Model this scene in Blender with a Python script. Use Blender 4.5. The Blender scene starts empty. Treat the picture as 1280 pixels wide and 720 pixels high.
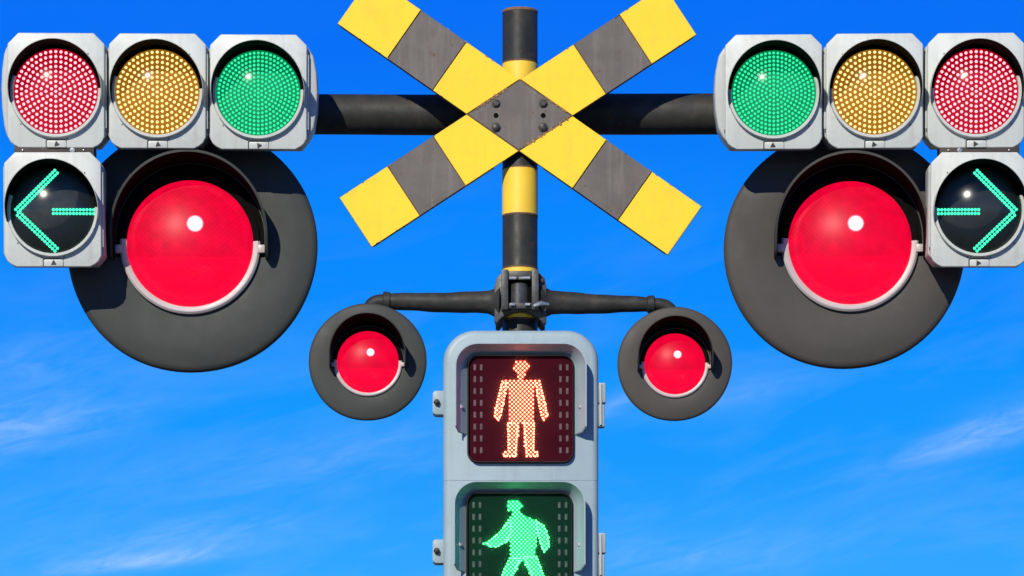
import bpy, bmesh, math, random
from mathutils import Vector, Matrix
random.seed(7)
R = math.radians
sc = bpy.context.scene
COL = sc.collection

# ------------------------------------------------------------------ camera
CAM = Vector((0.0, -15.0, 1.6))
U = 0.0026                      # metres per photograph pixel in the plane of the pole
ZC = 4.5                        # height of the middle of the picture in that plane
cam_d = bpy.data.cameras.new('camera'); cam = bpy.data.objects.new('camera', cam_d); COL.objects.link(cam)
cam.location = CAM; cam.rotation_euler = (R(90), 0, 0)
cam_d.sensor_width = 36; cam_d.lens = 36 * 15.0 / (1280 * U)
cam_d.shift_y = (ZC - CAM.z) / (1280 * U)          # rising front: the verticals stay upright
cam_d.clip_start = 0.1; cam_d.clip_end = 5000
sc.camera = cam

# ------------------------------------------------------------------ light
SUN_AZ, SUN_EL = -22.0, 31.0    # degrees left of the line back to the camera, and above the horizon
world = bpy.data.worlds.new('World'); sc.world = world; world.use_nodes = True
def build_world():
    nt = world.node_tree; nt.nodes.clear()
    N, L = nt.nodes.new, nt.links.new
    out = N('ShaderNodeOutputWorld'); bg = N('ShaderNodeBackground'); L(bg.outputs[0], out.inputs[0])
    def val(x):
        return x
    def M(op, a, b=None, c=None):
        n = N('ShaderNodeMath'); n.operation = op
        for i, v in enumerate((a, b, c)):
            if v is None: continue
            if isinstance(v, (int, float)): n.inputs[i].default_value = v
            else: L(v, n.inputs[i])
        return n.outputs[0]
    sky = N('ShaderNodeTexSky'); sky.sky_type = 'NISHITA'; sky.sun_disc = False
    sky.sun_elevation = R(SUN_EL); sky.sun_rotation = R(180 + SUN_AZ)
    sky.air_density = 1.0; sky.dust_density = 0.6; sky.ozone_density = 3.0
    tc = N('ShaderNodeTexCoord'); sp = N('ShaderNodeSeparateXYZ'); L(tc.outputs['Generated'], sp.inputs[0])
    x, y, z = sp.outputs
    el = M('MULTIPLY', M('ARCSINE', z), 180 / math.pi)
    az = M('MULTIPLY', M('ARCTAN2', x, y), 180 / math.pi)
    # clear-air colour over elevation: pale at the horizon, deep blue above
    rp = N('ShaderNodeValToRGB'); rp.color_ramp.interpolation = 'EASE'
    stops = [(0, (.60, .76, .95)), (3.5, (.22, .55, 1.0)), (7.2, (.030, .385, 1.0)), (9.3, (.004, .315, 1.0)), (11.2, (.0, .250, 1.0)),
             (14.0, (.0, .162, .94)), (25, (.004, .11, .62)), (45, (.012, .075, .38)), (90, (.012, .05, .26))]
    cr = rp.color_ramp
    while len(cr.elements) < len(stops): cr.elements.new(.5)
    for e, (d, c) in zip(cr.elements, stops):
        e.position = d / 90; e.color = (*c, 1)
    L(M('DIVIDE', el, 90.0), rp.inputs[0])
    sk = N('ShaderNodeVectorMath'); sk.operation = 'SCALE'; L(sky.outputs[0], sk.inputs[0]); sk.inputs['Scale'].default_value = .10
    mx = N('ShaderNodeMix'); mx.data_type = 'RGBA'; mx.inputs[0].default_value = .012
    L(rp.outputs[0], mx.inputs[6]); L(sk.outputs[0], mx.inputs[7])
    # cirrus: slanting wisps, sheared noise in azimuth / elevation
    cb = N('ShaderNodeCombineXYZ')
    L(M('MULTIPLY', az, .34), cb.inputs[0])
    L(M('MULTIPLY', M('SUBTRACT', el, M('MULTIPLY', az, .22)), 1.25), cb.inputs[1])
    n1 = N('ShaderNodeTexNoise'); n1.inputs['Scale'].default_value = 1.0; n1.inputs['Detail'].default_value = 7
    n1.inputs['Roughness'].default_value = .6; n1.inputs['Distortion'].default_value = .55; L(cb.outputs[0], n1.inputs[0])
    cb2 = N('ShaderNodeCombineXYZ')
    L(M('MULTIPLY', az, 1.1), cb2.inputs[0])
    L(M('MULTIPLY', M('SUBTRACT', el, M('MULTIPLY', az, .25)), 4.5), cb2.inputs[1])
    n2 = N('ShaderNodeTexNoise'); n2.inputs['Scale'].default_value = 1.0; n2.inputs['Detail'].default_value = 6
    n2.inputs['Roughness'].default_value = .62; n2.inputs['Distortion'].default_value = .8; L(cb2.outputs[0], n2.inputs[0])
    fib = N('ShaderNodeMapRange'); fib.inputs[1].default_value = .32; fib.inputs[2].default_value = .72; L(n2.outputs[0], fib.inputs[0])
    soft = N('ShaderNodeMapRange'); soft.inputs[1].default_value = .46; soft.inputs[2].default_value = .8; L(n1.outputs[0], soft.inputs[0])
    total = M('MULTIPLY', soft.outputs[0], .11)
    # the larger wisps: (azimuth, elevation, length, thickness, slant, strength)
    for a, e, ln, th, sl, st in [(-6.3, 9.15, 1.3, .28, .20, .30), (-6.0, 9.9, 1.4, .45, .2, .15), (-4.6, 7.62, .95, .09, .13, .42), (-4.1, 7.9, 1.6, .22, .15, .16),
                                 (5.6, 9.05, 1.0, .17, .28, .28), (6.2, 9.3, .8, .24, .24, .2), (2.6, 9.62, 1.0, .14, .2, .17),
                                 (1.35, 9.6, .35, .12, .5, .22), (2.2, 7.7, 1.8, .22, .05, .12), (-2.2, 8.9, 1.6, .3, .16, .13)]:
        da = M('SUBTRACT', az, a)
        de = M('SUBTRACT', M('SUBTRACT', el, e), M('MULTIPLY', da, sl))
        q = M('ADD', M('POWER', M('DIVIDE', da, ln), 2.0), M('POWER', M('DIVIDE', de, th), 2.0))
        g = M('EXPONENT', M('MULTIPLY', q, -1.0))
        total = M('ADD', total, M('MULTIPLY', M('MULTIPLY', g, st), M('ADD', M('MULTIPLY', fib.outputs[0], 1.25), .15)))
    up = N('ShaderNodeMapRange'); up.inputs[1].default_value = 12.6; up.inputs[2].default_value = 8.6; up.clamp = True
    up.inputs[3].default_value = .03; L(el, up.inputs[0])
    cl = N('ShaderNodeMix'); cl.data_type = 'RGBA'; cl.clamp_factor = True
    L(M('MULTIPLY', total, up.outputs[0]), cl.inputs[0]); L(mx.outputs[2], cl.inputs[6]); cl.inputs[7].default_value = (.62, .78, 1.0, 1)
    L(cl.outputs[2], bg.inputs[0]); bg.inputs[1].default_value = 1.0
build_world()
sd = bpy.data.lights.new('sun', 'SUN'); sun = bpy.data.objects.new('sun', sd); COL.objects.link(sun)
sd.energy = 4.5; sd.angle = R(.53); sd.color = (1.0, .945, .81)
_s = Vector((math.sin(R(SUN_AZ)) * math.cos(R(SUN_EL)), -math.cos(R(SUN_AZ)) * math.cos(R(SUN_EL)), math.sin(R(SUN_EL))))
sun.rotation_euler = _s.to_track_quat('Z', 'Y').to_euler(); sun.location = (-6, -12, 12)
vs = sc.view_settings
sc.display_settings.display_device = 'sRGB'; vs.view_transform = 'Standard'; vs.look = 'None'; vs.exposure = 0; vs.gamma = 1; vs.use_curve_mapping = False
sc.render.engine = 'CYCLES'
sc.cycles.use_denoising = True; sc.cycles.max_bounces = 8; sc.cycles.transparent_max_bounces = 12
sc.cycles.sample_clamp_indirect = 6

# ------------------------------------------------------------------ helpers
def at(px, py, Y=0.0):
    """world point at depth Y that the photograph shows at (px, py)"""
    s = (15.0 + Y) / 15.0
    return Vector(((px - 640) * U * s, Y, CAM.z + (ZC - CAM.z + (360 - py) * U) * s))
def k(Y):
    return U * (15.0 + Y) / 15.0

class MB:
    def __init__(s): s.v = []; s.f = []; s.m = []
    def add(s, vs, fs, mi=0):
        o = len(s.v); s.v += [tuple(p) for p in vs]; s.f += [tuple(i + o for i in f) for f in fs]; s.m += [mi] * len(fs)
    def box(s, x0, x1, y0, y1, z0, z1, mi=0):
        s.prism([(x0, z0), (x1, z0), (x1, z1), (x0, z1)], y0, y1, mi)
    def prism(s, poly, y0, y1, mi=0):
        n = len(poly)
        a = sum(poly[i][0] * poly[(i + 1) % n][1] - poly[(i + 1) % n][0] * poly[i][1] for i in range(n))
        if a < 0: poly = poly[::-1]
        vs = [(x, y0, z) for x, z in poly] + [(x, y1, z) for x, z in poly]
        fs = [tuple(range(n)), tuple(range(2 * n - 1, n - 1, -1))]
        fs += [(i, i + n, (i + 1) % n + n, (i + 1) % n) for i in range(n)]
        s.add(vs, fs, mi)
    def lathe(s, prof, c=(0, 0, 0), seg=64, mi=0, axis='y'):
        """prof: (r, h) pairs; axis y: h is y (front is negative), axis z: h is z"""
        vs, fs, rows = [], [], []
        for r, h in prof:
            if r < 1e-6:
                rows.append([len(vs)]); vs.append((c[0], c[1] + h, c[2]) if axis == 'y' else (c[0], c[1], c[2] + h))
            else:
                row = []
                for i in range(seg):
                    t = 2 * math.pi * i / seg
                    row.append(len(vs))
                    if axis == 'y': vs.append((c[0] + r * math.cos(t), c[1] + h, c[2] + r * math.sin(t)))
                    else: vs.append((c[0] + r * math.cos(t), c[1] + r * math.sin(t), c[2] + h))
                rows.append(row)
        for a, b in zip(rows, rows[1:]):
            if len(a) == 1 and len(b) == 1: continue
            for i in range(seg):
                j = (i + 1) % seg
                if len(a) == 1: fs.append((a[0], b[i], b[j]))
                elif len(b) == 1: fs.append((a[i], b[0], a[j]))
                else: fs.append((a[i], b[i], b[j], a[j]))
        s.add(vs, fs, mi)
    def arc(s, prof, c, a0, a1, seg=48, mi=0):
        """closed profile (r, y) swept from a0 to a1 degrees round the y axis, ends capped"""
        vs, fs, n = [], [], len(prof)
        for i in range(seg + 1):
            t = R(a0 + (a1 - a0) * i / seg)
            vs += [(c[0] + r * math.cos(t), c[1] + h, c[2] + r * math.sin(t)) for r, h in prof]
        for i in range(seg):
            for j in range(n):
                j2 = (j + 1) % n; fs.append((i * n + j, i * n + j2, (i + 1) * n + j2, (i + 1) * n + j))
        fs += [tuple(range(n)), tuple(seg * n + j for j in range(n - 1, -1, -1))]
        s.add(vs, fs, mi)
    def tube(s, path, rad, seg=24, caps=True, mi=0):
        path = [Vector(p) for p in path]
        if not isinstance(rad, (list, tuple)): rad = [rad] * len(path)
        vs, fs = [], []
        up = Vector((0, 1, 0))
        for i, p in enumerate(path):
            t = (path[min(i + 1, len(path) - 1)] - path[max(i - 1, 0)]).normalized()
            ref = up if abs(t.dot(up)) < .9 else Vector((1, 0, 0))
            a = t.cross(ref).normalized(); b = t.cross(a).normalized()
            for q in range(seg):
                w = 2 * math.pi * q / seg
                vs.append(p + a * rad[i] * math.cos(w) + b * rad[i] * math.sin(w))
        for i in range(len(path) - 1):
            for q in range(seg):
                r2 = (q + 1) % seg
                fs.append((i * seg + q, i * seg + r2, (i + 1) * seg + r2, (i + 1) * seg + q))
        if caps:
            fs.append(tuple(range(seg - 1, -1, -1))); fs.append(tuple((len(path) - 1) * seg + q for q in range(seg)))
        s.add(vs, fs, mi)
    def build(s, name, mats, parent=None, bevel=0, seg=2, stuff=False, sharp=35, keep_z=None):
        me = bpy.data.meshes.new(name); me.from_pydata(s.v, [], s.f)
        if not isinstance(mats, (list, tuple)): mats = [mats]
        for m in mats: me.materials.append(m)
        me.polygons.foreach_set('material_index', s.m)
        bm = bmesh.new(); bm.from_mesh(me); bmesh.ops.recalc_face_normals(bm, faces=bm.faces)
        if bevel:
            es = [e for e in bm.edges if len(e.link_faces) == 2 and e.calc_face_angle(0) > R(28) and not (keep_z is not None and all(abs(v.co.z - keep_z) < .003 for v in e.verts))]
            bmesh.ops.bevel(bm, geom=es, offset=bevel, segments=seg, profile=.5, affect='EDGES', clamp_overlap=True)
        bm.to_mesh(me); bm.free()
        me.polygons.foreach_set('use_smooth', [True] * len(me.polygons))
        me.set_sharp_from_angle(angle=R(sharp)); me.update()
        o = bpy.data.objects.new(name, me); COL.objects.link(o)
        if parent: o.parent = parent
        if stuff: o['kind'] = 'stuff'
        return o

def tag(o, label, cat, group=None):
    o['label'] = label; o['category'] = cat
    if group: o['group'] = group
def thing(name, label, cat, loc, pitch=0, group=None):
    o = bpy.data.objects.new(name, None); COL.objects.link(o); o.location = loc; o.rotation_euler = (R(pitch), 0, 0)
    o.empty_display_size = .05
    tag(o, label, cat, group); return o

def rrect(x0, x1, z0, z1, r, n=6):
    """r: radius or (bl, br, tr, tl)"""
    if not isinstance(r, (list, tuple)): r = (r,) * 4
    out = []
    for (cx, cz, a0, rr) in ((x0 + r[0], z0 + r[0], 180, r[0]), (x1 - r[1], z0 + r[1], 270, r[1]), (x1 - r[2], z1 - r[2], 0, r[2]), (x0 + r[3], z1 - r[3], 90, r[3])):
        if rr < 1e-6: out.append((cx, cz)); continue
        for i in range(n + 1):
            a = R(a0 + 90 * i / n); out.append((cx + rr * math.cos(a), cz + rr * math.sin(a)))
    return out

# ------------------------------------------------------------------ materials
def mat(name, base, rough=.5, metal=0., var=.12, vscale=9., dirt=0., dirtcol=(.05, .045, .04), bump=.0, bscale=60., spec=.5,
        rust=0., rustscale=38., streak=0., coat=0., emit=None, estr=0.):
    m = bpy.data.materials.new(name); m.use_nodes = True
    nt = m.node_tree; N, L = nt.nodes.new, nt.links.new
    b = nt.nodes['Principled BSDF']
    b.inputs['Metallic'].default_value = metal; b.inputs['Specular IOR Level'].default_value = spec; b.inputs['Coat Weight'].default_value = coat
    if coat: b.inputs['Coat Roughness'].default_value = .12
    tc = N('ShaderNodeTexCoord')
    def noise(scale, det=5, ro=.55, vec=None):
        n = N('ShaderNodeTexNoise'); n.inputs['Scale'].default_value = scale; n.inputs['Detail'].default_value = det; n.inputs['Roughness'].default_value = ro
        L(vec if vec else tc.outputs['Object'], n.inputs[0]); return n.outputs[0]
    def rng(src, a, b2, c=0., d=1.):
        n = N('ShaderNodeMapRange'); n.inputs[1].default_value = a; n.inputs[2].default_value = b2; n.inputs[3].default_value = c; n.inputs[4].default_value = d
        L(src, n.inputs[0]); return n.outputs[0]
    def mixc(fac, a, b2):
        n = N('ShaderNodeMix'); n.data_type = 'RGBA'
        L(fac, n.inputs[0])
        for i, v in ((6, a), (7, b2)):
            if isinstance(v, tuple): n.inputs[i].default_value = (*v, 1)
            else: L(v, n.inputs[i])
        return n.outputs[2]
    lo = tuple(c * (1 - var) for c in base); hi = tuple(min(1, c * (1 + var)) for c in base)
    col = mixc(rng(noise(vscale), .3, .7), lo, hi)
    if streak:
        mp = N('ShaderNodeMapping'); mp.inputs['Scale'].default_value = (1, 1, .09); L(tc.outputs['Object'], mp.inputs[0])
        col = mixc(rng(noise(34, 4, .6, mp.outputs[0]), .5, .78, 0, streak), col, dirtcol)
    if dirt:
        col = mixc(rng(noise(22, 8, .68), .5, .76, 0, dirt), col, dirtcol)
    rr = rng(noise(vscale * 2.3, 6), .3, .7, max(.02, rough - .09), min(1, rough + .09))
    if rust:
        rf = rng(noise(rustscale, 9, .7), .62 - rust * .12, .70 - rust * .08)
        col = mixc(rf, col, mixc(rng(noise(160), .35, .65), (.05, .018, .008), (.16, .06, .02)))
    L(col, b.inputs['Base Color']); L(rr, b.inputs['Roughness'])
    if bump:
        bp = N('ShaderNodeBump'); bp.inputs['Strength'].default_value = bump; bp.inputs['Distance'].default_value = .002
        L(noise(bscale, 4), bp.inputs['Height']); L(bp.outputs[0], b.inputs['Normal'])
    if emit:
        b.inputs['Emission Color'].default_value = (*emit, 1); b.inputs['Emission Strength'].default_value = estr
    return m

def emission(name, col, st):
    m = bpy.data.materials.new(name); m.use_nodes = True; nt = m.node_tree; nt.nodes.clear()
    o = nt.nodes.new('ShaderNodeOutputMaterial'); e = nt.nodes.new('ShaderNodeEmission')
    e.inputs[0].default_value = (*col, 1); e.inputs[1].default_value = st
    nt.links.new(e.outputs[0], o.inputs[0]); return m

def clear_cover(name, tint, rough=.06, ior=1.5, gain=1.0):
    """thin moulded polycarbonate: see-through, with a sharp reflection"""
    m = bpy.data.materials.new(name); m.use_nodes = True; nt = m.node_tree; nt.nodes.clear(); N, L = nt.nodes.new, nt.links.new
    o = N('ShaderNodeOutputMaterial'); t = N('ShaderNodeBsdfTransparent'); t.inputs[0].default_value = (*tint, 1)
    g = N('ShaderNodeBsdfGlossy'); g.inputs[1].default_value = rough; f = N('ShaderNodeFresnel'); f.inputs[0].default_value = ior
    fm = N('ShaderNodeMath'); fm.operation = 'MULTIPLY'; fm.inputs[1].default_value = gain; fm.use_clamp = True; L(f.outputs[0], fm.inputs[0])
    x = N('ShaderNodeMixShader'); L(fm.outputs[0], x.inputs[0]); L(t.outputs[0], x.inputs[1]); L(g.outputs[0], x.inputs[2]); L(x.outputs[0], o.inputs[0])
    return m

def lit_lens(name, col, st):
    """red moulded lens, lit from inside: part glows, part lets the bulb through, glossy skin"""
    m = bpy.data.materials.new(name); m.use_nodes = True; nt = m.node_tree; nt.nodes.clear(); N, L = nt.nodes.new, nt.links.new
    o = N('ShaderNodeOutputMaterial'); t = N('ShaderNodeBsdfRefraction'); t.inputs[0].default_value = (1, .42, .5, 1); t.inputs[1].default_value = .36; t.inputs[2].default_value = 1.3
    e = N('ShaderNodeEmission'); e.inputs[0].default_value = (*col, 1)
    tc = N('ShaderNodeTexCoord'); w = N('ShaderNodeTexNoise'); w.inputs['Scale'].default_value = 26; w.inputs['Detail'].default_value = 4
    L(tc.outputs['Object'], w.inputs[0])
    r = N('ShaderNodeMapRange'); r.inputs[1].default_value = .3; r.inputs[2].default_value = .7; r.inputs[3].default_value = st * .84; r.inputs[4].default_value = st * 1.1
    L(w.outputs[0], r.inputs[0]); L(r.outputs[0], e.inputs[1])
    # moulded prism rings of the lens
    gm = N('ShaderNodeSeparateXYZ'); L(tc.outputs['Generated'], gm.inputs[0])
    sn = []
    for q in (0, 2):
        a_ = N('ShaderNodeMath'); a_.operation = 'MULTIPLY'; a_.inputs[1].default_value = 150; L(gm.outputs[q], a_.inputs[0])
        b_ = N('ShaderNodeMath'); b_.operation = 'SINE'; L(a_.outputs[0], b_.inputs[0]); sn.append(b_.outputs[0])
    pr_ = N('ShaderNodeMath'); pr_.operation = 'MULTIPLY'; L(sn[0], pr_.inputs[0]); L(sn[1], pr_.inputs[1])
    pm = N('ShaderNodeMapRange'); pm.inputs[1].default_value = -1; pm.inputs[2].default_value = 1; pm.inputs[3].default_value = .86; pm.inputs[4].default_value = 1.08; L(pr_.outputs[0], pm.inputs[0])
    em = N('ShaderNodeMath'); em.operation = 'MULTIPLY'; L(r.outputs[0], em.inputs[0]); L(pm.outputs[0], em.inputs[1]); L(em.outputs[0], e.inputs[1])
    x = N('ShaderNodeMixShader'); x.inputs[0].default_value = .72; L(t.outputs[0], x.inputs[1]); L(e.outputs[0], x.inputs[2])
    g = N('ShaderNodeBsdfGlossy'); g.inputs[1].default_value = .42; f = N('ShaderNodeFresnel'); f.inputs[0].default_value = 1.28
    y = N('ShaderNodeMixShader'); L(f.outputs[0], y.inputs[0]); L(x.outputs[0], y.inputs[1]); L(g.outputs[0], y.inputs[2]); L(y.outputs[0], o.inputs[0])
    return m

PAINT_BLACK = mat('black paint on steel', (.026, .027, .024), .46, var=.25, vscale=14, dirt=.3, dirtcol=(.07, .06, .05), spec=.2, bump=.12, streak=.25, rust=.12)
PAINT_YELLOW = mat('yellow paint on steel', (.90, .58, .035), .48, var=.05, dirt=.18, dirtcol=(.42, .25, .06), bump=.08, streak=.16)
SHEET_YELLOW = mat('yellow reflective sheet', (.93, .605, .02), .5, var=.04, vscale=5, dirt=.34, dirtcol=(.66, .40, .05), spec=.3, streak=.2, rust=-.55, bump=.1, bscale=30)
SHEET_BLACK = mat('faded black sheet', (.098, .082, .068), .5, var=.2, vscale=8, dirt=.25, dirtcol=(.2, .17, .15), streak=.5, rust=.22, bump=.1)
BOARD = mat('rusty steel board', (.11, .05, .025), .75, var=.4, vscale=30, rust=.5, bump=.3)
PIPE = mat('dark weathered pipe', (.027, .027, .024), .55, spec=.25, var=.35, vscale=7, dirt=.45, dirtcol=(.085, .075, .06), bump=.15, bscale=40, streak=.2, rust=.1)
CAST = mat('dark cast iron', (.05, .049, .046), .5, metal=.15, var=.3, vscale=30, dirt=.4, dirtcol=(.13, .11, .09), bump=.35, bscale=120)
ZINC = mat('worn zinc', (.42, .42, .41), .35, metal=.75, var=.25, vscale=60, dirt=.35)
GREY = mat('pale grey signal paint', (.53, .55, .51), .45, var=.05, vscale=4, dirt=.38, dirtcol=(.33, .31, .26), bump=.08, streak=.38)
GREY_BODY = mat('pale grey body paint', (.44, .455, .43), .5, var=.05, vscale=6, dirt=.3, dirtcol=(.28, .27, .24), bump=.06, streak=.25)
SEAM = mat('dark rubber seam', (.02, .019, .018), .8)
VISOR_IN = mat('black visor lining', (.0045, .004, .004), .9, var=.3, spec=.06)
DISC_A = mat('dark grey disc paint', (.040, .043, .038), .6, var=.12, vscale=3.5, dirt=.25, dirtcol=(.075, .073, .066), spec=.3, bump=.1, bscale=25)
DISC_B = mat('brownish grey disc paint', (.055, .049, .043), .6, var=.12, vscale=3.5, dirt=.25, dirtcol=(.088, .078, .068), spec=.3, bump=.1, bscale=25)
RIM_PALE = mat('pale lens ring', (.46, .40, .39), .4, var=.08, dirt=.3, dirtcol=(.35, .3, .28))
REFLECT = mat('red reflector', (.5, .01, .03), .3, emit=(1, .0, .045), estr=.9)
LENS_RED = lit_lens('lit red lens', (1, .0005, .042), 1.32)
HIGHLIGHT_BULB = emission('lit bulb', (1, .9, .92), 10)  # white glow for the highlight added inside each red lens
PED = mat('blue grey signal paint', (.29, .38, .41), .5, var=.05, vscale=4, dirt=.3, dirtcol=(.20, .235, .245), bump=.07, streak=.34)
CONCRETE = mat('concrete', (.32, .31, .29), .85, var=.2, dirt=.3, bump=.4)
ASPHALT = mat('asphalt', (.075, .073, .07), .9, var=.25, vscale=3, bump=.5, bscale=200)
BOARD_DARK = mat('dark led window', (.012, .014, .013), .35, var=.2)
COVER = clear_cover('clear lens cover', (.97, .97, .97), .19, 1.5, .28)
COVER_SMOKE = clear_cover('smoked lens cover', (.93, .95, .94), .19, 1.5, .7)
BACK = {'red': mat('red lens backing', (.14, .002, .01), .6, spec=.1, emit=(1, .0, .035), estr=.42),
        'amber': mat('amber lens backing', (.16, .075, .005), .6, spec=.1, emit=(1, .42, .01), estr=.28),
        'green': mat('green lens backing', (.005, .12, .05), .6, spec=.1, emit=(.0, 1.0, .28), estr=.20),
        'arrow': BOARD_DARK}
LED = {'red': emission('red led', (1, .50, .56), 1.7), 'amber': emission('amber led', (1, .72, .30), 1.6),
       'green': emission('green led', (.045, 1, .47), 1.15), 'arrow': emission('green arrow led', (.06, 1, .52), 1.7),
       'walk': emission('walking figure led', (.075, 1, .18), 7), 'stand': emission('standing figure led', (1, .22, .12), 8.5),
       'walk_glow': emission('green figure glow plate', (.0, .62, .20), 1.0), 'stand_glow': emission('red figure glow plate', (1, .035, .03), .9)}  # glow of the plates added behind the figures

def dots(mb, pts, r, y, h, n=6, rot=0.):
    for x, z in pts:
        vs = [(x, y - h, z)] + [(x + r * math.cos(2 * math.pi * i / n + rot), y, z + r * math.sin(2 * math.pi * i / n + rot)) for i in range(n)]
        mb.add(vs, [(0, 1 + i, 1 + (i + 1) % n) for i in range(n)])

# ------------------------------------------------------------------ setting
mb = MB()
mb.add([(-600, -600, 0), (600, -600, 0), (600, 600, 0), (-600, 600, 0)], [(0, 1, 2, 3)])
g = mb.build('ground', ASPHALT); g['kind'] = 'structure'

PX = at(650, 0).x               # the pole's axis
# ------------------------------------------------------------------ pole
def build_pole():
    t = thing('crossing_pole', 'upright round post in black and yellow bands behind the crossed boards', 'pole', (PX, 0, 0))
    r = 22 * U; top = at(650, 10, -.05).z
    mb = MB(); mb.lathe([(0, .1), (r, .1), (r, top - .006), (r - .004, top), (0, top)], axis='z', seg=64); mb.build('post', PAINT_BLACK, t)
    mb = MB(); mb.lathe([(r + .0003, top - .006), (r + .0012, top - .005), (r + .0012, top + .001), (r - .002, top + .004), (0, top + .006)], axis='z', seg=64)
    mb.build('cap', mat('rusty cap', (.20, .10, .045), .7, var=.4, vscale=40, rust=.4), t)
    for a, b in ((73, 137), (206, 265), (331, 396), (456, 517), (580, 642), (705, 768), (830, 892), (956, 1018), (1080, 1142), (1206, 1268), (1330, 1392)):
        z1, z0 = at(0, a + 1, -.057).z, at(0, b + 1, -.057).z
        if z0 < .15: continue
        mb = MB(); mb.lathe([(r, z0), (r + .0009, z0 + .0006), (r + .0009, z1 - .0006), (r, z1)], axis='z', seg=64); mb.build('yellow_band', PAINT_YELLOW, t)
        for z in (z0, z1):      # grubby overlap where the coats meet
            mb = MB(); mb.lathe([(r + .0002, z - .004), (r + .0011, z - .0035), (r + .0011, z + .0025), (r + .0002, z + .003)], axis='z', seg=64)
            mb.build('band_edge', mat_edge, t)
    mb = MB(); mb.lathe([(0, -.02), (.30, -.02), (.30, .10), (.28, .115), (.075, .12), (.0, .12)], axis='z', seg=40); mb.build('footing', CONCRETE, t)
    return t
mat_edge = mat('rusty paint edge', (.10, .05, .025), .7, var=.5, vscale=60, rust=.3)
build_pole()

# ------------------------------------------------------------------ beam
def build_beam():
    Y = .1225; s = k(Y)
    z = at(0, 143, Y).z; x0, x1 = at(24, 0, Y).x, at(1266, 0, Y).x
    t = thing('cross_beam', 'thick dark horizontal pipe running behind the crossed boards and both traffic signals', 'pipe', (PX, Y, z))
    r = 25 * s
    mb = MB(); n = 60; path, rad = [], []
    for i in range(n + 1):
        x = x0 + (x1 - x0) * i / n - PX
        path.append((x, 0, .0012 * math.sin(x * 4.1) + .0008 * math.sin(x * 9.7 + 1))); rad.append(r * (1 + .012 * math.sin(x * 2.7 + .6)))
    mb.tube(path, rad, 40); mb.build('pipe', PIPE, t)
    for sx, x in ((-1, x0 - PX), (1, x1 - PX)):
        mb = MB(); mb.tube([(x - sx * .02, 0, 0), (x + sx * .006, 0, 0), (x + sx * .012, 0, 0)], [r + .004, r + .004, r - .01], 40); mb.build('end_cap', PIPE, t)
    for dz in (.085, -.085):     # clamp plates round the pole
        mb = MB(); mb.box(-.10, .10, -.05, .075, dz - .012, dz + .012)
        mb.build('clamp_plate', CAST, t, .002)
build_beam()

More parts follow.
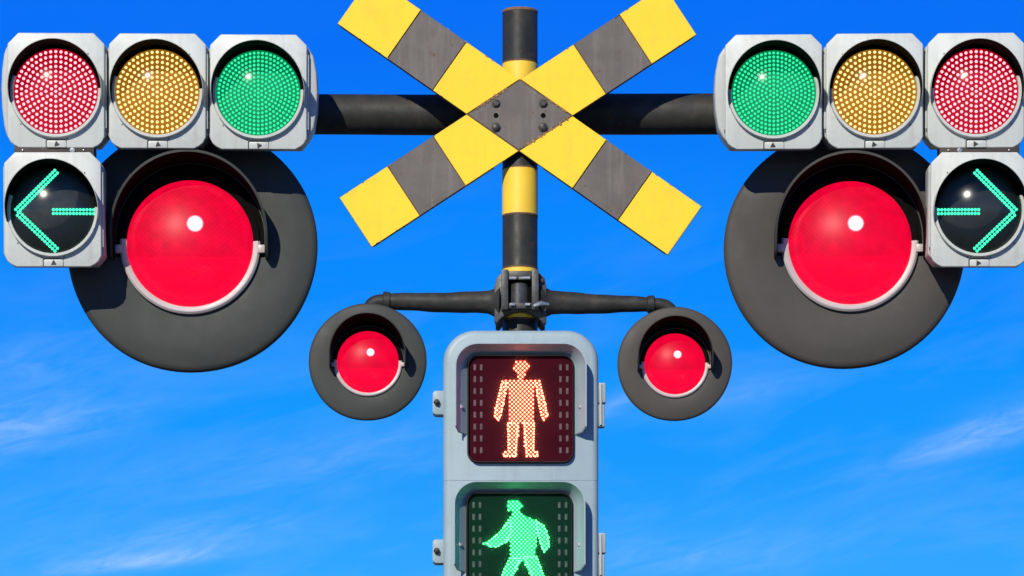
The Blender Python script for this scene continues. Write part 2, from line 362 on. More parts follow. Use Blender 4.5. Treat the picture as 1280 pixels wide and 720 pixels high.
# ------------------------------------------------------------------ crossed boards
def build_crossbuck():
    Y = -.078; s = k(Y)
    c = at(649.5, 144, Y)
    t = thing('crossbuck_sign', 'crossed yellow and black striped boards of a level crossing bolted to the post', 'crossing sign', c)
    A = (math.cos(R(35.0)), -math.sin(R(35.0))); B = (math.cos(R(33.2)), math.sin(R(33.2)))
    hw = 37.2 * s
    def nrm(d): return (-d[1], d[0])
    def poly(d, a, b, w):
        n = nrm(d)
        return [(d[0] * a - n[0] * w, d[1] * a - n[1] * w), (d[0] * b - n[0] * w, d[1] * b - n[1] * w), (d[0] * b + n[0] * w, d[1] * b + n[1] * w), (d[0] * a + n[0] * w, d[1] * a + n[1] * w)]
    def cross(d, w, e, v):       # point on line (d, offset w) and line (e, offset v)
        n, m = nrm(d), nrm(e)
        # n.p = w ; m.p = v
        det = n[0] * m[1] - n[1] * m[0]
        return ((w * m[1] - n[1] * v) / det, (n[0] * v - w * m[0]) / det)
    g = .0016
    ends = {id(A): (252, 252), id(B): (245, 240)}
    for d, e, yb in ((A, B, .003), (B, A, .0)):
        lo, hi = ends[id(d)]
        mb = MB(); mb.prism(poly(d, -lo * s, hi * s, hw), yb, yb + .0028); bd = mb.build('board', BOARD, t, .0006, 1)
        # folded stiffening edges at the back
        for w in (-hw + .003, hw - .003):
            n = nrm(d)
            for a, b in ((-lo * s + .01, -62 * s), (62 * s, hi * s - .01)):
                mb = MB()
                q = [(d[0] * a + n[0] * (w - .0015), d[1] * a + n[1] * (w - .0015)), (d[0] * b + n[0] * (w - .0015), d[1] * b + n[1] * (w - .0015)),
                     (d[0] * b + n[0] * (w + .0015), d[1] * b + n[1] * (w + .0015)), (d[0] * a + n[0] * (w + .0015), d[1] * a + n[1] * (w + .0015))]
                mb.prism(q, .006, .024); mb.build('folded_edge', BOARD, bd)
        for sgn, end in ((-1, lo), (1, hi)):
            cuts = (105, 173, end) if d is B else (107, 176, end)
            y0 = -.0026; y1 = yb
            w = hw - .0012
            m_ = nrm(e)
            # inner yellow, cut along the other board's edge
            side = 1 if (d[0] * m_[0] + d[1] * m_[1]) * sgn > 0 else -1
            v = side * (hw + .001)
            p1, p2 = cross(d, -w, e, v), cross(d, w, e, v); n = nrm(d)
            q = cuts[0] * s * sgn - g * sgn
            p3 = (d[0] * q + n[0] * w, d[1] * q + n[1] * w); p4 = (d[0] * q - n[0] * w, d[1] * q - n[1] * w)
            mb = MB(); mb.prism([p1, p2, p3, p4], y0, y1); mb.build('stripe', SHEET_YELLOW, bd, .0008, 1)
            mb = MB(); mb.prism(poly(d, (cuts[0] * s + g) * sgn, (cuts[1] * s - g) * sgn, w), y0 + .0008, y1); mb.build('stripe', SHEET_BLACK, bd, .0006, 1)
            mb = MB(); mb.prism(poly(d, (cuts[1] * s + g) * sgn, (cuts[2] * s - .0008) * sgn, w), y0, y1); mb.build('stripe', SHEET_YELLOW, bd, .0008, 1)
    w = hw - .0034
    dm = [cross(A, w, B, w), cross(A, w, B, -w), cross(A, -w, B, -w), cross(A, -w, B, w)]
    mb = MB(); mb.prism(dm, -.0016, .0); mb.build('centre_panel', SHEET_BLACK, t, .0005, 1)
    for x in (-29.5, 29.5):
        for z, rr in ((14.5, 4.6), (-15.5, 5.0)):
            mb = MB(); mb.lathe([(rr * s * 1.25, -.0016), (rr * s * 1.25, -.0032), (rr * s * .8, -.0034)], (x * s, 0, z * s), 20)
            mb.lathe([(rr * s, -.003), (rr * s, -.008), (rr * s * .8, -.0095), (0, -.0095)], (x * s, 0, z * s), 6)
            mb.build('bolt', CAST_B, t)
        mb = MB(); mb.lathe([(3.2 * s, -.0014), (3.2 * s, -.0024), (0, -.0024)], (x * s, 0, -.5 * s), 14); mb.build('rivet', VISOR_IN, t)
    rnd = random.Random(3)
    for d, (lo, hi) in ((A, ends[id(A)]), (B, ends[id(B)])):       # chipped paint and rust along the boards' edges
        n = nrm(d)
        for q in range(46):
            f = rnd.uniform(-lo, hi) * s
            if abs(f) < 66 * s: continue
            w = rnd.choice((-1, 1)) * (hw - rnd.uniform(.0004, .0022)); p = Vector((d[0] * f + n[0] * w, d[1] * f + n[1] * w)); u = Vector(d); nn = Vector(n)
            ln, th = rnd.uniform(.6, 4.2) * s * rnd.random() + .0008, rnd.uniform(.25, .9) * s; pts = []
            for i in range(8):
                an = 2 * math.pi * i / 8; rr = rnd.uniform(.6, 1.1); v = p + u * math.cos(an) * rr * ln + nn * math.sin(an) * rr * th
                o = v.dot(nn); pts.append(tuple(v - nn * (o - max(-hw, min(hw, o)))))
            mb = MB(); mb.prism(pts, -.0031 - rnd.random() * .0004, -.001); mb.build('rust_flake', RUST if q % 3 else mat_edge, t)
    for f0, f1, i, wid in ((.08, .9, 1, 3.0), (.15, .75, 3, 2.6), (.5, .9, 0, 1.4)):   # rust creeping along the panel's edges
        a, b = Vector(dm[i]), Vector(dm[(i + 1) % 4]); u = (b - a); nn = Vector((-u.y, u.x)).normalized()
        if nn.dot(a + b) < 0: nn = -nn
        f = f0
        while f < f1:
            w = rnd.uniform(.015, .07); o = rnd.uniform(.0, 1.6) * s; h = rnd.uniform(.6, wid) * s
            p = a + u * f + nn * o; pts = []
            for q in range(9):
                an = 2 * math.pi * q / 9; rr = rnd.uniform(.6, 1.1)
                pts.append(tuple(p + u.normalized() * math.cos(an) * rr * w * u.length * .5 + nn * math.sin(an) * rr * h))
            mb = MB(); mb.prism(pts, -.0036 - rnd.random() * .0006, -.0012); mb.build('rust_flake', RUST, t)
            f += w * rnd.uniform(.45, 1.15)
    mb = MB(); mb.box(-.11, .11, .0062, .026, -.05, .05); mb.build('back_plate', CAST, t, .002)
RUST = mat('flaking rust', (.30, .15, .07), .8, var=.5, vscale=120, rust=.4, bump=.4, bscale=200)
CAST_B = mat('bolt iron', (.045, .04, .036), .5, metal=.5, var=.4, vscale=90, rust=.2)
build_crossbuck()

# ------------------------------------------------------------------ three-lens traffic signals
def unit(t, cx, cz, s, m, colour, ends=(0, 0)):
    """one lens section; m mirrors left and right; ends: rounded cap on the left / right side"""
    def X(v): return cx + m * v * s
    def P(pts): return [(X(a), cz + b * s) for a, b in pts]
    l, r = -63, 63
    pts = [(l, -52), (l + 10, -64), (r - 10, -64), (r, -52)]
    if ends[1]: pts += [(69, -40), (72.5, -18), (73.5, 5), (72, 28), (68, 48), (r, 56)]
    else: pts += [(r, 56)]
    pts += [(r - 10, 67), (l + 10, 67), (l, 56)]
    if ends[0]: pts += [(-66, 48), (-68.5, 28), (-69.5, 5), (-68.5, -18), (-66, -40)]
    mb = MB(); mb.prism(P(pts), .0, .105); h = mb.build('housing', GREY_BODY, t, .006, 3)
    # gasket between body and door, door
    mb = MB(); mb.prism(P([(-59, -54), (-45, -67), (45, -67), (59, -54), (59, 59), (46, 71), (-46, 71), (-59, 59)]), -.006, .002); mb.build('gasket', SEAM, h)
    door = [(-60.5, -55), (-57, -62), (-52, -66), (-46, -69), (46, -69), (52, -66), (57, -62), (60.5, -55), (60.5, 59), (47, 72.5), (-47, 72.5), (-60.5, 59)]
    mb = MB(); mb.prism(P(door), -.026, -.005); mb.build('door', GREY, h, .004, 3)
    # hinge strip on one side
    mb = MB(); mb.tube([(X(61.5), -.012, cz - 44 * s), (X(61.5), -.012, cz + 48 * s)], .0042, 10); mb.build('hinge', GREY_BODY, h)
    yf = -.026; c = (cx, 0, cz)
    # rim
    mb = MB(); mb.arc([(57.3 * s, yf + .002), (57.3 * s, yf - .012), (56.4 * s, yf - .016), (53.6 * s, yf - .016), (52.8 * s, yf - .012), (52.6 * s, yf + .002)], c, 160 if m == 1 else 176, 364 if m == 1 else 380); mb.build('rim', GREY, h)
    mb = MB(); mb.arc([(56.9 * s, yf + .002), (56.9 * s, yf - .011), (52.8 * s, yf - .011), (52.8 * s, yf + .002)], c, 4 if m == 1 else 20, 160 if m == 1 else 176); mb.build('rim_shade', VISOR_IN, h)  # upper arc of the rim painted black for the visor's shade
    # backing + leds + cover
    mb = MB(); mb.lathe([(53 * s, yf - .001), (49 * s, yf - .003), (30 * s, yf - .0055), (0, yf - .007)], c, 64)
    mb.build('lens_backing', BACK[colour], h)
    def yl(x, z):
        q = math.hypot(x, z) / 53.0
        return yf - .0072 + .0045 * q * q
    mb = MB()
    if colour == 'arrow':
        pts = []
        def line(x0, z0, x1, z1, n, rows, gap):
            dx, dz = x1 - x0, z1 - z0; ll = math.hypot(dx, dz); nx, nz = -dz / ll, dx / ll
            for i in range(n):
                for j in range(rows):
                    o = (j - (rows - 1) / 2) * gap; f = i / (n - 1)
                    pts.append((x0 + dx * f + nx * o, z0 + dz * f + nz * o))
        line(-44.5, 0, 4.5, 48, 18, 2, 4.6); line(-42.5, -4, 4, -48, 16, 2, 4.6); line(1, -1.2, 51, -1.2, 13, 2, 4.7)
        rad = 2.1
    else:
        pts = [(0, 0)]; n, R0 = (10, 49.4) if colour == 'green' else (8, 49.2)
        for i in range(1, n + 1):
            q = i * 6
            for j in range(q):
                a = 2 * math.pi * j / q + math.pi / 2
                pts.append((R0 * i / n * math.cos(a), R0 * i / n * math.sin(a)))
        rad = 1.8 if colour == 'green' else 2.05
    for x, z in pts:
        dots(mb, [(X(x), cz + z * s)], rad * s, yl(x, z), .0022, 6)
    mb.build('led_array', LED[colour], h, stuff=True)
    a = 53.0 * s; sag = .055; RR = (a * a + sag * sag) / (2 * sag); prof = []
    for i in range(15):
        q = a * (1 - i / 14); prof.append((q, yf - .008 - (math.sqrt(RR * RR - q * q) - (RR - sag))))
    mb = MB(); mb.lathe(prof, c, 72); mb.build('lens_cover', COVER_SMOKE if colour == 'arrow' else COVER, h)
    # cut-away visor
    mb = MB(); n = 56; t0, t1 = R(-14), R(194); vs = []; fs = []; fi = []
    for i in range(n + 1):
        th = t0 + (t1 - t0) * i / n
        q = max(0, (math.sin(th) + .24) / 1.24); Ln = .016 + .100 * q ** .62
        for rr, y in ((57.9 * s, yf), (58.6 * s, yf - Ln), (57.8 * s, yf - Ln), (57.0 * s, yf)):
            vs.append((cx + rr * math.cos(th), y, cz + rr * math.sin(th)))
    for i in range(n):
        o, p = i * 4, i * 4 + 4
        fs += [(o, o + 1, p + 1, p), (o + 1, o + 2, p + 2, p + 1), (o + 2, o + 3, p + 3, p + 2)]; fi += [0, 0, 1]
    fs += [(0, 1, 2, 3), (n * 4 + 3, n * 4 + 2, n * 4 + 1, n * 4)]; fi += [0, 0]
    mb.v = vs; mb.f = fs; mb.m = fi; mb.build('visor', [GREY, VISOR_IN], h)
    # latch plate with its screw, small fixings
    mb = MB(); mb.prism(rrect(X(0) - 13 * s, X(0) + 13 * s, cz - 68.5 * s, cz - 58.5 * s, (0, 0, .006, .006)), yf - .0006, yf + .001); lg = mb.build('latch_recess', SEAM, h)
    mb = MB(); mb.prism(rrect(X(0) - 11.6 * s, X(0) + 12.6 * s, cz - 68.5 * s, cz - 60.0 * s, (0, 0, .005, .005)), yf - .0035, yf + .001); la = mb.build('latch', GREY, h, .001, 2)
    mb = MB(); a = random.uniform(-.5, .5); xx = X(1)
    mb.prism([(xx + math.cos(a + q) * ln * s, cz - 64.5 * s + math.sin(a + q) * ln * s) for q, ln in ((0, 3.6), (1.2, 2), (2.0, 4.2), (3.3, 2.2), (4.1, 3.8), (5.2, 1.8))], yf - .006, yf - .003)
    mb.build('latch_screw', CAST_B, h)
    for x, z in ((0, 64), (-14, -57.5), (14, -57.5), (40, 47), (-44, -40)):
        mb = MB(); mb.lathe([(.9 * s, 0), (.9 * s, -.0012), (0, -.0015)], (X(x), yf if abs(z) > 50 or abs(x) > 38 else yf, cz + z * s), 8); mb.build('screw', CAST_B, h)
    return h

def build_signal(m, label, label2):
    Y = -.155; s = k(Y); f = (lambda px: px) if m == 1 else (lambda px: 1290 - px)
    c = at(f(198), 117, Y)
    t = thing('traffic_signal', label, 'traffic light', c, 4.0, 'three lens traffic signals on the beam')
    t.rotation_euler[1] = R(.3) * m
    xs = [f(71), f(197.5), f(323.5)]
    for i, (px, colr) in enumerate(zip(xs, ('red', 'amber', 'green'))):
        unit(t, (px - f(198)) * s, (0, 0, -.6)[i] * s, s, m, colr, (i == 0, i == 2))
    for i in (-.5, .5):          # coupling rings between the sections
        mb = MB(); mb.box(i * 126.3 * s - .004, i * 126.3 * s + .004, .008, .098, -50 * s, 52 * s); mb.build('coupling', SEAM, t)
    # brackets back to the beam
    for px in (-100, 110):
        x = m * px * s; mb = MB()
        mb.box(x - .025, x + .025, .1, .215, -30 * s - .012, -30 * s + .012); mb.build('bracket', CAST, t, .003)
    # arrow head hung below the red section
    ca = at(f(67), 265, Y)
    t2 = thing('arrow_signal', label2, 'arrow light', ca, 4.0, 'single arrow signals under the traffic signals')
    unit(t2, 0, 0, s, m, 'arrow', (0, 0))
    mb = MB(); mb.box(-49 * s, 51 * s, .004, .09, 66 * s, 85 * s); hb = mb.build('hanger', mat('dark brown hanger', (.05, .036, .03), .7, var=.3, rust=.2), t2, .002)  # hanger in plain dark brown with rust
    for x, w in ((-38, 1), (24, 3.2), (38, 1)):
        mb = MB(); mb.lathe([(w * s, .004), (w * s, -.004), (0, -.005)], (x * s * m, 0, 76 * s), 10); mb.build('bolt', ZINC, hb)
build_signal(1, 'horizontal signal reading red, amber, green from the beam end inwards, above the left-pointing arrow',
             'square grey signal with green arrow pointing left')
build_signal(-1, 'horizontal signal reading green, amber, red towards the beam end, above the right-pointing arrow',
             'square grey signal with green arrow pointing right')

# ------------------------------------------------------------------ red flashing lamps
def crossing_lamp(label, px, py, rpx, lpx, lpy, lr, Y, dm, group, vis=1.0, hang=None, rise=.17):
    s = k(Y); c = at(px, py, Y); Rd = rpx * s
    t = thing('crossing_lamp', label, 'crossing light', c, 0, group)
    lx, lz = (lpx - px) * s, (py - lpy) * s; lr = lr * s; lc = (lx, 0, lz)
    mb = MB(); seg = 96
    prof = [(lr * 1.02, .0), (lr * 1.16, -.002 - Rd * .012), (Rd * .80, -Rd * .012), (Rd * .955, 0.0), (Rd * .985, Rd * .012), (Rd, Rd * .03), (Rd, Rd * .075), (Rd * .985, Rd * .075), (Rd * .97, Rd * .02), (lr * 1.02, Rd * .035)]
    # slightly out-of-round spun disc, the opening follows the lens
    vs, fs = [], []
    for j, (r, y) in enumerate(prof):
        off = 1.0 if r < lr * 1.3 else 0.0
        for i in range(seg):
            a = 2 * math.pi * i / seg
            w = 1 + (.006 * math.sin(2 * a + .7) + .003 * math.sin(5 * a)) * (1 - off)
            vs.append((lx * off + r * w * math.cos(a), y, lz * off + r * w * math.sin(a)))
    for j in range(len(prof)):
        j2 = (j + 1) % len(prof)
        for i in range(seg):
            i2 = (i + 1) % seg; fs.append((j * seg + i, j * seg + i2, j2 * seg + i2, j2 * seg + i))
    mb.add(vs, fs); mb.build('disc', dm, t, sharp=50)
    mb = MB(); mb.lathe([(lr * 1.25, Rd * .03), (lr * 1.25, Rd * .35), (lr * 1.05, Rd * .52), (lr * .6, Rd * .60), (0, Rd * .62)], lc, 64); mb.build('lamp_housing', CAST, t)
    # lens assembly
    mb = MB(); mb.arc([(lr * 1.11, .0), (lr * 1.11, -Rd * .045), (lr * 1.08, -Rd * .058), (lr * 1.03, -Rd * .058), (lr * 1.0, -Rd * .05), (lr * 1.0, .0)], lc, 176, 362, 72); rg = mb.build('lens_ring', RIM_PALE, t)
    mb = MB(); mb.arc([(lr * 1.10, .0), (lr * 1.10, -Rd * .045), (lr * 1.0, -Rd * .045), (lr * 1.0, .0)], lc, 2, 176, 72); mb.build('ring_shade', VISOR_IN, t)  # upper half of the ring, the visor's shade put into its black colour
    sag = lr * .42; RR = (lr * lr + sag * sag) / (2 * sag); pr = []
    for i in range(19):
        q = lr * 1.0 * (1 - i / 18)
        y = -Rd * .045 - (math.sqrt(max(0, RR * RR - q * q)) - (RR - sag))
        if i == 1: y -= lr * .035
        if i == 2: y += lr * .002
        pr.append((q, y))
    mb = MB(); mb.lathe(pr, lc, 80); ln = mb.build('lens', LENS_RED, t, sharp=60)
    mb = MB(); mb.prism([(lx + x * lr, lz + z * lr) for x, z in [(1.17 * math.cos(R(a)), rise + 1.17 * math.sin(R(a))) for a in range(0, 181, 6)] + [(-1.17, -.2), (-.9, -.2), (.9, -.2), (1.17, -.2)]], -Rd * .022, -.001); mb.build('hood_backing', VISOR_IN, t)
    mb = MB(); mb.lathe([(lr * .99, -Rd * .02), (lr * .7, Rd * .06), (0, Rd * .10)], lc, 48); mb.build('reflector', REFLECT, t)
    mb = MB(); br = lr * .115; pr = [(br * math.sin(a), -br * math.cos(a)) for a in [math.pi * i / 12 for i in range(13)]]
    mb.lathe(pr, (lx + lr * .08, -Rd * .06, lz + lr * .28), 24); mb.build('highlight_bulb', HIGHLIGHT_BULB, t)  # set off centre, added to give the lens its white highlight
    # hooded visor: an arch a little taller than the lens, on straight legs
    vs, fs, fi = [], [], []
    rv = lr * 1.19; L0 = Rd * vis; up_ = lr * rise; pts = []
    for i in range(7): pts.append((rv, -lr * .24 + (lr * .24 + up_) * i / 7, 1, 0))
    for i in range(57):
        th = math.pi * i / 56; pts.append((rv * math.cos(th), up_ + rv * math.sin(th), math.cos(th), math.sin(th)))
    for i in range(6, -1, -1): pts.append((-rv, -lr * .24 + (lr * .24 + up_) * i / 7, -1, 0))
    n = len(pts) - 1
    for x, z, nx, nz in pts:
        q = max(0, min(1, (z / rv + .2) / 1.3)); Ln = L0 * (.30 + .70 * q ** .6)
        for o, y in ((Rd * .020, -.001), (Rd * .026, -Ln), (Rd * .006, -Ln), (0, -.001)):
            vs.append((lx + x + nx * o, y, lz + z + nz * o))
    for i in range(n):
        o, p = i * 4, i * 4 + 4
        fs += [(o, o + 1, p + 1, p), (o + 1, o + 2, p + 2, p + 1), (o + 2, o + 3, p + 3, p + 2)]; fi += [0, 0, 1]
    fs += [(0, 1, 2, 3), (n * 4 + 3, n * 4 + 2, n * 4 + 1, n * 4)]; fi += [0, 0]
    mb = MB(); mb.v, mb.f, mb.m = vs, fs, fi; mb.build('visor', [dm, VISOR_IN], t)
    for sx in (-1, 1):           # clips at the visor's feet
        x = lx + sx * lr * 1.13; z = lz - lr * .12
        mb = MB(); mb.box(x - lr * .055, x + lr * .055, -Rd * .065, -.002, z - lr * .03, z + lr * .10); mb.build('clip', RIM_PALE, t, Rd * .008)
    if hang:
        mb = MB(); zt = hang - c.z
        mb.tube([(lx, Rd * .42, lz + lr * .9), (lx, Rd * .42, zt)], Rd * .10, 20)
        mb.build('hanger_pipe', PIPE, t)
    return t
ZB = at(0, 143, .1225).z
YB = .0
crossing_lamp('huge red lamp on a dark disc behind the left-pointing arrow signal', 240, 309, 156, 238, 306, 79, YB, DISC_A, 'pair of huge red lamps', .40, ZB - .05, .10)
crossing_lamp('huge red lamp on a dark disc behind the right-pointing arrow signal', 1056, 310, 150.5, 1062, 305, 77, YB, DISC_B, 'pair of huge red lamps', .42, ZB - .05, .10)
YS = -.10
crossing_lamp('small red lamp on a dark disc hung beside the hinge-free flank of the pedestrian signal', 459.5, 452, 73.5, 460, 453, 38.5, YS, DISC_A, 'pair of small red lamps on the tapered arms', .66)
crossing_lamp('small red lamp on a dark disc hung beside the hinged flank of the pedestrian signal', 843.5, 454.5, 71.5, 843.5, 455.5, 38, YS, DISC_B, 'pair of small red lamps on the tapered arms', .66)

# ------------------------------------------------------------------ arm that carries the small lamps
def build_arm():
    Y = -.10; s = k(Y); c = at(650, 365, Y)
    t = thing('lamp_arm', 'dark cast bracket clamped round the post with two tapered arms for the small lamps', 'bracket', c)
    mb = MB()
    body = [(-23, 25), (-30, 17), (-32, 6), (-32, -36), (-29, -39), (-24, -33), (-16, -27), (-9, -24), (0, -23), (9, -24), (16, -27), (24, -33), (30, -40), (33, -37), (33, 7), (31, 18), (23, 25)]
    mb.prism([(x * s, z * s) for x, z in body], .004, .05); cb = mb.build('clamp_body', CAST, t, .003)
    mb = MB(); mb.prism([(x * s * .96, z * s * .96) for x, z in body], .145, .19); mb.build('clamp_back', CAST, t, .003)
    for sx in (-1, 1):           # ears that pull the two halves together
        mb = MB(); mb.box(sx * 29 * s - .009, sx * 29 * s + .009, .05, .145, -24 * s, 12 * s); mb.build('clamp_ear', CAST, t, .003)
    for x in (-19, 19):
        mb = MB(); mb.box((x - 4.4) * s, (x + 4.4) * s, -.03, .006, -24 * s, 26 * s); mb.build('frame_bar', CAST, t, .0025)
    mb = MB(); mb.box(-15 * s, 15 * s, -.022, .006, 14 * s, 25 * s); mb.build('frame_bar', CAST, t, .003)
    mb = MB(); mb.box(-15 * s, 15 * s, -.02, .006, -22 * s, -15 * s); mb.build('frame_bar', CAST, t, .003)
    mb = MB(); mb.lathe([(0, -16 * s), (12 * s, -16 * s), (12 * s, 9.5 * s), (11 * s, 10.5 * s), (0, 10.5 * s)], (-1 * s, .012, 0), 32, axis='z'); mb.build('hub', CAST_H, t)
    mb = MB(); mb.box(-15 * s, 15 * s, .001, .005, -16 * s, 15 * s); mb.build('hub_recess', VISOR_IN, t)
    for x, z, w in ((-9, 15.5, 4.5), (2, 15.5, 3.6), (9, 15.7, 3.6), (-9, -17.3, 3), (9.5, -17.3, 3)):
        mb = MB(); mb.tube([(x * s - w * s, -.0255, z * s), (x * s + w * s, -.0255, z * s)], 2.1 * s, 10); mb.build('bolt', ZINC, t)
    mb = MB(); mb.tube([(17 * s, -.035, -20 * s), (27 * s, -.035, -16.5 * s), (31 * s, -.033, -17 * s), (36 * s, -.03, -17.5 * s)], [2.2 * s, 3.2 * s, 2.2 * s, 1.8 * s], 10); mb.build('cotter_pin', ZINC, t)
    for x in (27, ):
        mb = MB(); mb.lathe([(3 * s, .004), (3 * s, -.006), (0, -.008)], (x * s, 0, 14 * s), 6); mb.build('bolt', CAST_B, t)
    # arms: (outer x, z at the root, z at the tip)
    for sx, xe, z0, z1, xl, zl, r0, r1 in ((-1, -163, -10, -9, -190, -58, 14.5, 10.2), (1, 160, -10, -12.5, 193, -58, 15.5, 9.0)):
        yy = .045
        mb = MB(); path, rad = [], []
        for i in range(21):
            f = i / 20; x = sx * 26 + (xe - sx * 26) * f
            path.append((x * s, yy, (z0 + (z1 - z0) * f + .5 * math.sin(f * 9)) * s))
            fl = 8.5 * math.exp(-((f) / .045) ** 2); rad.append((r0 + (r1 - r0) * f + fl + .25 * math.sin(f * 23)) * s)
        mb.tube(path, rad, 32); mb.build('arm', PIPE, t)
        mb = MB(); mb.tube([((xe - sx * 1) * s, yy, z1 * s), ((xe + sx * .2) * s, yy, z1 * s), ((xe + sx * 8) * s, yy, (z1 + .5) * s), ((xe + sx * 9) * s, yy, (z1 + .5) * s)],
                           [r1 * s, (r1 + 2) * s, (r1 + 2.2) * s, r1 * s], 28); cl = mb.build('collar', PIPE, t)
        mb = MB(); path = []
        p0 = Vector(((xe + sx * 8) * s, yy, z1 * s)); p1 = Vector(((xl + sx * 8) * s, yy + .002, (z1 + 4) * s)); p2 = Vector((xl * s, yy + .01, (zl) * s))
        for i in range(15):
            f = i / 14; path.append((1 - f) ** 2 * p0 + 2 * f * (1 - f) * p1 + f * f * p2)
        mb.tube(path, [(r1 - 1.0) * s] * 15, 24); mb.build('elbow', PIPE, t)
CAST_H = mat('dark hub iron', (.075, .073, .07), .36, metal=.4, var=.3, vscale=30, streak=.4)
build_arm()

# ------------------------------------------------------------------ pedestrian signal
def inside(pt, poly):
    x, z = pt; r = False; n = len(poly)
    for i in range(n):
        (x1, z1), (x2, z2) = poly[i], poly[(i + 1) % n]
        if (z1 > z) != (z2 > z) and x < (x2 - x1) * (z - z1) / (z2 - z1) + x1: r = not r
    return r
def build_pedestrian():
    Y = -.235; s = k(Y); c = at(651, 412, Y)
    t = thing('pedestrian_signal', 'grey two-window signal with a red standing figure over a green walking figure', 'pedestrian signal', c)
    hw = 97 * s
    def Z(py): return -(py - 412) * s
    def Xp(px): return (px - 651) * s
    zs = Z(600.5); zb = Z(788)
    up = rrect(-hw, hw, zs + .0004, 0, (0, 0, 40 * s, 40 * s), 10)
    dn = rrect(-hw, hw, zb, zs - .0004, (40 * s, 40 * s, 0, 0), 10)
    figs = []
    o6 = lambda pts: [(Xp(570 + a / 4.2375), Z(420 + b / 4.2375)) for a, b in pts]
    figs.append([o6([(303, 158), (322, 130), (368, 130), (392, 156), (386, 176), (368, 200), (356, 236), (334, 236), (326, 204), (304, 178)]),
                 o6([(248, 234), (440, 234), (446, 250), (424, 262), (412, 300), (412, 462), (278, 462), (278, 300), (266, 262), (242, 250)]),
                 o6([(248, 236), (272, 246), (262, 320), (238, 424), (222, 452), (198, 428), (214, 352)]),
                 o6([(440, 236), (418, 246), (428, 320), (452, 424), (468, 452), (490, 428), (474, 352)]),
                 o6([(274, 458), (338, 458), (322, 640), (248, 640), (254, 618), (276, 610)]),
                 o6([(352, 458), (416, 458), (412, 610), (436, 618), (438, 640), (368, 640)])])
    o7 = lambda pts: [(Xp(570 + a / 5.537), Z(590 + b / 5.537)) for a, b in pts]
    figs.append([o7([(348, 230), (374, 194), (432, 194), (470, 240), (440, 262), (446, 306), (392, 306), (392, 268), (362, 276)]),
                 o7([(388, 300), (450, 290), (560, 338), (560, 470), (548, 600), (380, 600), (376, 470), (352, 380)]),
                 o7([(395, 310), (400, 420), (350, 490), (268, 524), (226, 522), (186, 496), (262, 452), (318, 404), (360, 350)]),
                 o7([(545, 338), (610, 370), (640, 440), (652, 520), (612, 560), (584, 500), (560, 420)]),
                 o7([(380, 590), (470, 590), (400, 720), (340, 860), (270, 870), (262, 846), (290, 830), (325, 690)]),
                 o7([(446, 580), (550, 580), (610, 720), (680, 850), (690, 872), (610, 872), (600, 850), (500, 690)])])
    for idx, (out, dy, dx) in enumerate(((up, 0, 0), (dn, 172, -1.5))):
        zc0 = Z(445 + dy)
        mb = MB(); mb.prism(out, .0, .15); h = mb.build('housing', PED, t, 8 * s, 4, keep_z=zs)
        x0, x1 = Xp(585 + dx), Xp(716.5 + dx); z1, z0 = Z(445 + dy), Z(578.5 + dy)
        # window bezel and dark window
        mb = MB(); mb.prism(rrect(x0 - .003, x1 + .003, z0 - .003, z1 + .003, 14 * s, 6), -.0022, .002); mb.build('bezel', SEAM, h)
        mb = MB(); mb.prism(rrect(x0, x1, z0, z1, 13 * s, 8), -.004, -.001)
        mb.build('window', WIN[idx], h, .0006, 1)
        # flared hood: root round the window, lip further out
        def path(xa, xb, zt, zb_, r, y, n=8):
            p = [(xa, y, zb_ + .012), (xa, y, (zb_ + zt - r) / 2)]
            for i in range(n + 1):
                a = R(180 - 90 * i / n); p.append((xa + r + r * math.cos(a), y, zt - r + r * math.sin(a)))
            for i in range(n + 1):
                a = R(90 - 90 * i / n); p.append((xb - r + r * math.cos(a), y, zt - r + r * math.sin(a)))
            p += [(xb, y, (zb_ + zt - r) / 2), (xb, y, zb_ + .012)]
            return p
        ra = path(x0 - .002, x1 + .002, z1 + .002, Z(548 + dy), 15 * s, .0005)
        mi = path(Xp(574 + dx), Xp(727 + dx), Z(438 + dy), Z(546 + dy), 24 * s, -.030)
        rb = path(Xp(570.5 + dx), Xp(731.5 + dx), Z(433.8 + dy), Z(545 + dy), 27 * s, -.058)
        oa = path(x0 - .0055, x1 + .0055, z1 + .0055, Z(549 + dy), 17 * s, .0005)
        om = path(Xp(572.8 + dx), Xp(728.2 + dx), Z(436.8 + dy), Z(547 + dy), 25 * s, -.030)
        ob = path(Xp(569 + dx), Xp(733 + dx), Z(432.3 + dy), Z(546 + dy), 28 * s, -.058)
        # the feet of the hood are rounded off: pull the lip's lower ends up
        for w in (rb, ob):
            for e in (0, -1): w[e] = (w[e][0], w[e][1], w[e][2] + .012)
        rows = [ra, mi, rb, ob, om, oa]; n = len(ra); mb = MB(); vs = [p for r_ in rows for p in r_]; fs = []
        for j in range(len(rows)):
            j2 = (j + 1) % len(rows)
            for i in range(n - 1): fs.append((j * n + i, j * n + i + 1, j2 * n + i + 1, j2 * n + i))
        fs += [tuple(j * n for j in range(len(rows)))[::-1], tuple(j * n + n - 1 for j in range(len(rows)))]
        mb.add(vs, fs); mb.build('hood', PED, h)
        for px in (574.5 + dx, 727.5 + dx):
            sg = 1 if px < 651 else -1
            mb = MB(); mb.lathe([(3.2 * s, .010), (3.2 * s, -.003), (2.2 * s, -.0055), (0, -.006)], (Xp(px + sg * 1.5), -.022, Z(510 + dy)), 12); mb.build('screw', ZINC, h)
        # lit figure
        mb = MB(); row = 2.62 * s; colp = 5.24 * s; zz = z1; j = 0
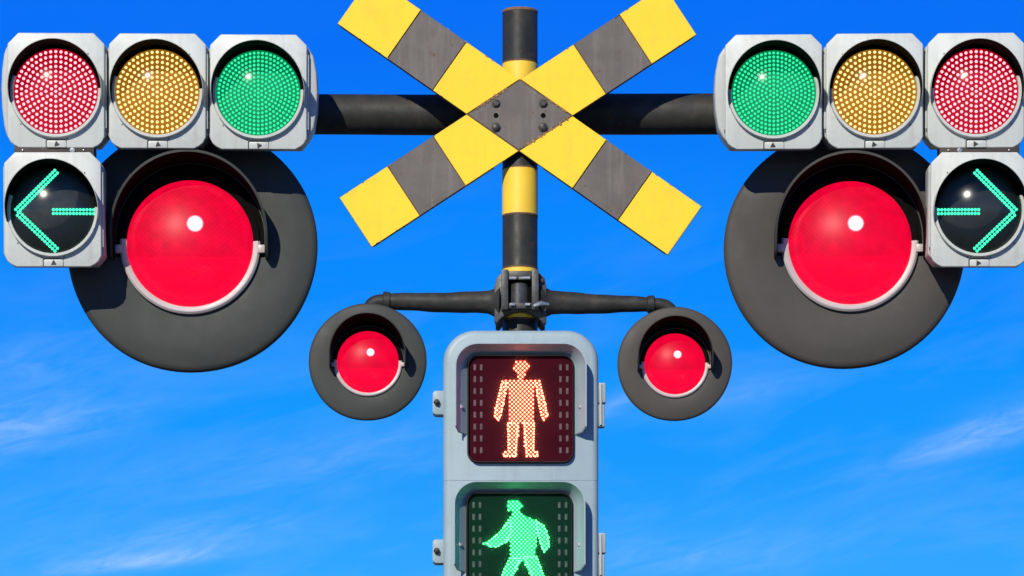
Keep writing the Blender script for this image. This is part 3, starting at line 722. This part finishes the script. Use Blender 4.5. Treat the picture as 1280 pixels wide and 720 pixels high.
        while zz > z0:
            xx = x0 + (colp / 2 if j % 2 else 0)
            while xx < x1:
                if any(inside((xx, zz), p) for p in figs[idx]): dots(mb, [(xx, zz)], 1.22 * s, -.0050, .0045, 6)
                xx += colp
            zz -= row; j += 1
        # brighter double outlines of the limbs
        for p in figs[idx][2:]:
            n = len(p); cxp = sum(q[0] for q in p) / n; czp = sum(q[1] for q in p) / n
            q2 = [(cxp + (a - cxp) * .80, czp + (b - czp) * .95) for a, b in p]
            for i in range(n):
                a, b = Vector(q2[i]), Vector(q2[(i + 1) % n]); ln = (b - a).length; m_ = max(1, int(ln / (3.4 * s)))
                dots(mb, [tuple(a + (b - a) * (q / m_)) for q in range(m_)], 1.15 * s, -.0052, .0045, 6)
        mb.build('lit_figure', LED['walk' if idx else 'stand'], h, stuff=True)
        for q, p in enumerate(figs[idx]):  # added glowing plates put the glow between the LEDs into emission
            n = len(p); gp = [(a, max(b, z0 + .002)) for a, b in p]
            mb = MB(); mb.prism(gp, -.0046 - .00005 * q, -.0039); mb.build('figure_glow_plate', LED['walk_glow' if idx else 'stand_glow'], h)
        # hazy halo pane added to scatter a halo round the lit figure
        mb = MB(); mb.prism(rrect(x0 + .001, x1 - .001, z0 + .001, z1 - .001, 12.5 * s, 8), -.0155, -.0140); mb.build('halo_pane', HAZY, h)
        mb = MB()
        oo, ii = rrect(x0, x1, z0, z1, 13 * s, 8), rrect(x0 + .0014, x1 - .0014, z0 + .0014, z1 - .0014, 12.5 * s, 8); n = len(oo)
        vs = [(x, y, z) for y in (-.017, -.003) for lp in (oo, ii) for x, z in lp]; fs = []
        for i in range(n):
            j = (i + 1) % n; fs += [(i, j, n + j, n + i), (2 * n + i, 3 * n + i, 3 * n + j, 2 * n + j), (i, 2 * n + i, 2 * n + j, j), (n + i, n + j, 3 * n + j, 3 * n + i)]
        mb.add(vs, fs); mb.build('pane_frame', SEAM, h)
        # unlit countdown bars
        mb = MB()
        for cxx in (593.5, 601.5, 700.5, 709.0):
            for r_ in range(8):
                x, z = Xp(cxx + dx), Z(459.5 + dy + r_ * 14.8)
                mb.box(x - 1.5 * s, x + 1.5 * s, -.0052, -.0038, z - 3.6 * s, z + 3.6 * s)
        mb.build('unlit_bars', mat('unlit led bars %d' % idx, ((.10, .045, .055), (.04, .075, .06))[idx], .5, var=.4, vscale=40), h, stuff=True)
        # fixing ear at one flank, hinge at the other
        ze = Z(502 + dy + idx * 14)
        mb = MB(); mb.prism(rrect(Xp(540.5), Xp(557), ze - 15 * s, ze + 15 * s, (5 * s, 0, 0, 5 * s)), .018, .075); er = mb.build('ear', PED, h, .003)
        mb = MB(); mb.lathe([(4.2 * s, .02), (4.2 * s, .010), (3.0 * s, .006), (0, .006)], (Xp(546), 0, ze), 6); mb.lathe([(2 * s, .008), (2 * s, .0), (0, -.001)], (Xp(546), 0, ze), 12); mb.build('ear_bolt', CAST_B, h)
        zh = Z(504 + dy + idx * 16)
        for a, b, w in ((2, 27, 757.5), (-28, 0, 756)):
            mb = MB(); mb.prism(rrect(Xp(745), Xp(w), zh + a * s, zh + b * s, (0, 2 * s, 2 * s, 0), 4), .02, .06); mb.build('hinge', PED, h, .003)
        mb = MB(); mb.tube([(Xp(751), .018, zh - 26 * s), (Xp(751), .018, zh + 25 * s)], 1.6 * s, 10); mb.build('hinge_pin', GREY_BODY, h)
    for py in (480, 720):
        z = Z(py); mb = MB(); mb.box(-.07, .07, .15, .182, z - .025, z + .025); mb.build('mount_bracket', CAST, t, .003)
        mb = MB(); mb.lathe([(.066, -.022), (.066, .022), (.0583, .022), (.0583, -.022), (.066, -.022)], (PX - c.x, -Y, z), 40, axis='z'); mb.build('mount_strap', ZINC, t)
def hazy():
    m = bpy.data.materials.new('hazy halo pane'); m.use_nodes = True; nt = m.node_tree; nt.nodes.clear(); N, L = nt.nodes.new, nt.links.new
    o = N('ShaderNodeOutputMaterial'); a = N('ShaderNodeBsdfTransparent'); b = N('ShaderNodeBsdfTranslucent'); b.inputs[0].default_value = (.8, .8, .8, 1)
    x = N('ShaderNodeMixShader'); x.inputs[0].default_value = .035; L(a.outputs[0], x.inputs[1]); L(b.outputs[0], x.inputs[2]); L(x.outputs[0], o.inputs[0])
    return m
HAZY = hazy()
WIN = [mat('red tinted window', (.042, .0025, .008), .6, var=.15, spec=.03), mat('green tinted window', (.003, .024, .013), .6, var=.15, spec=.03)]
build_pedestrian()
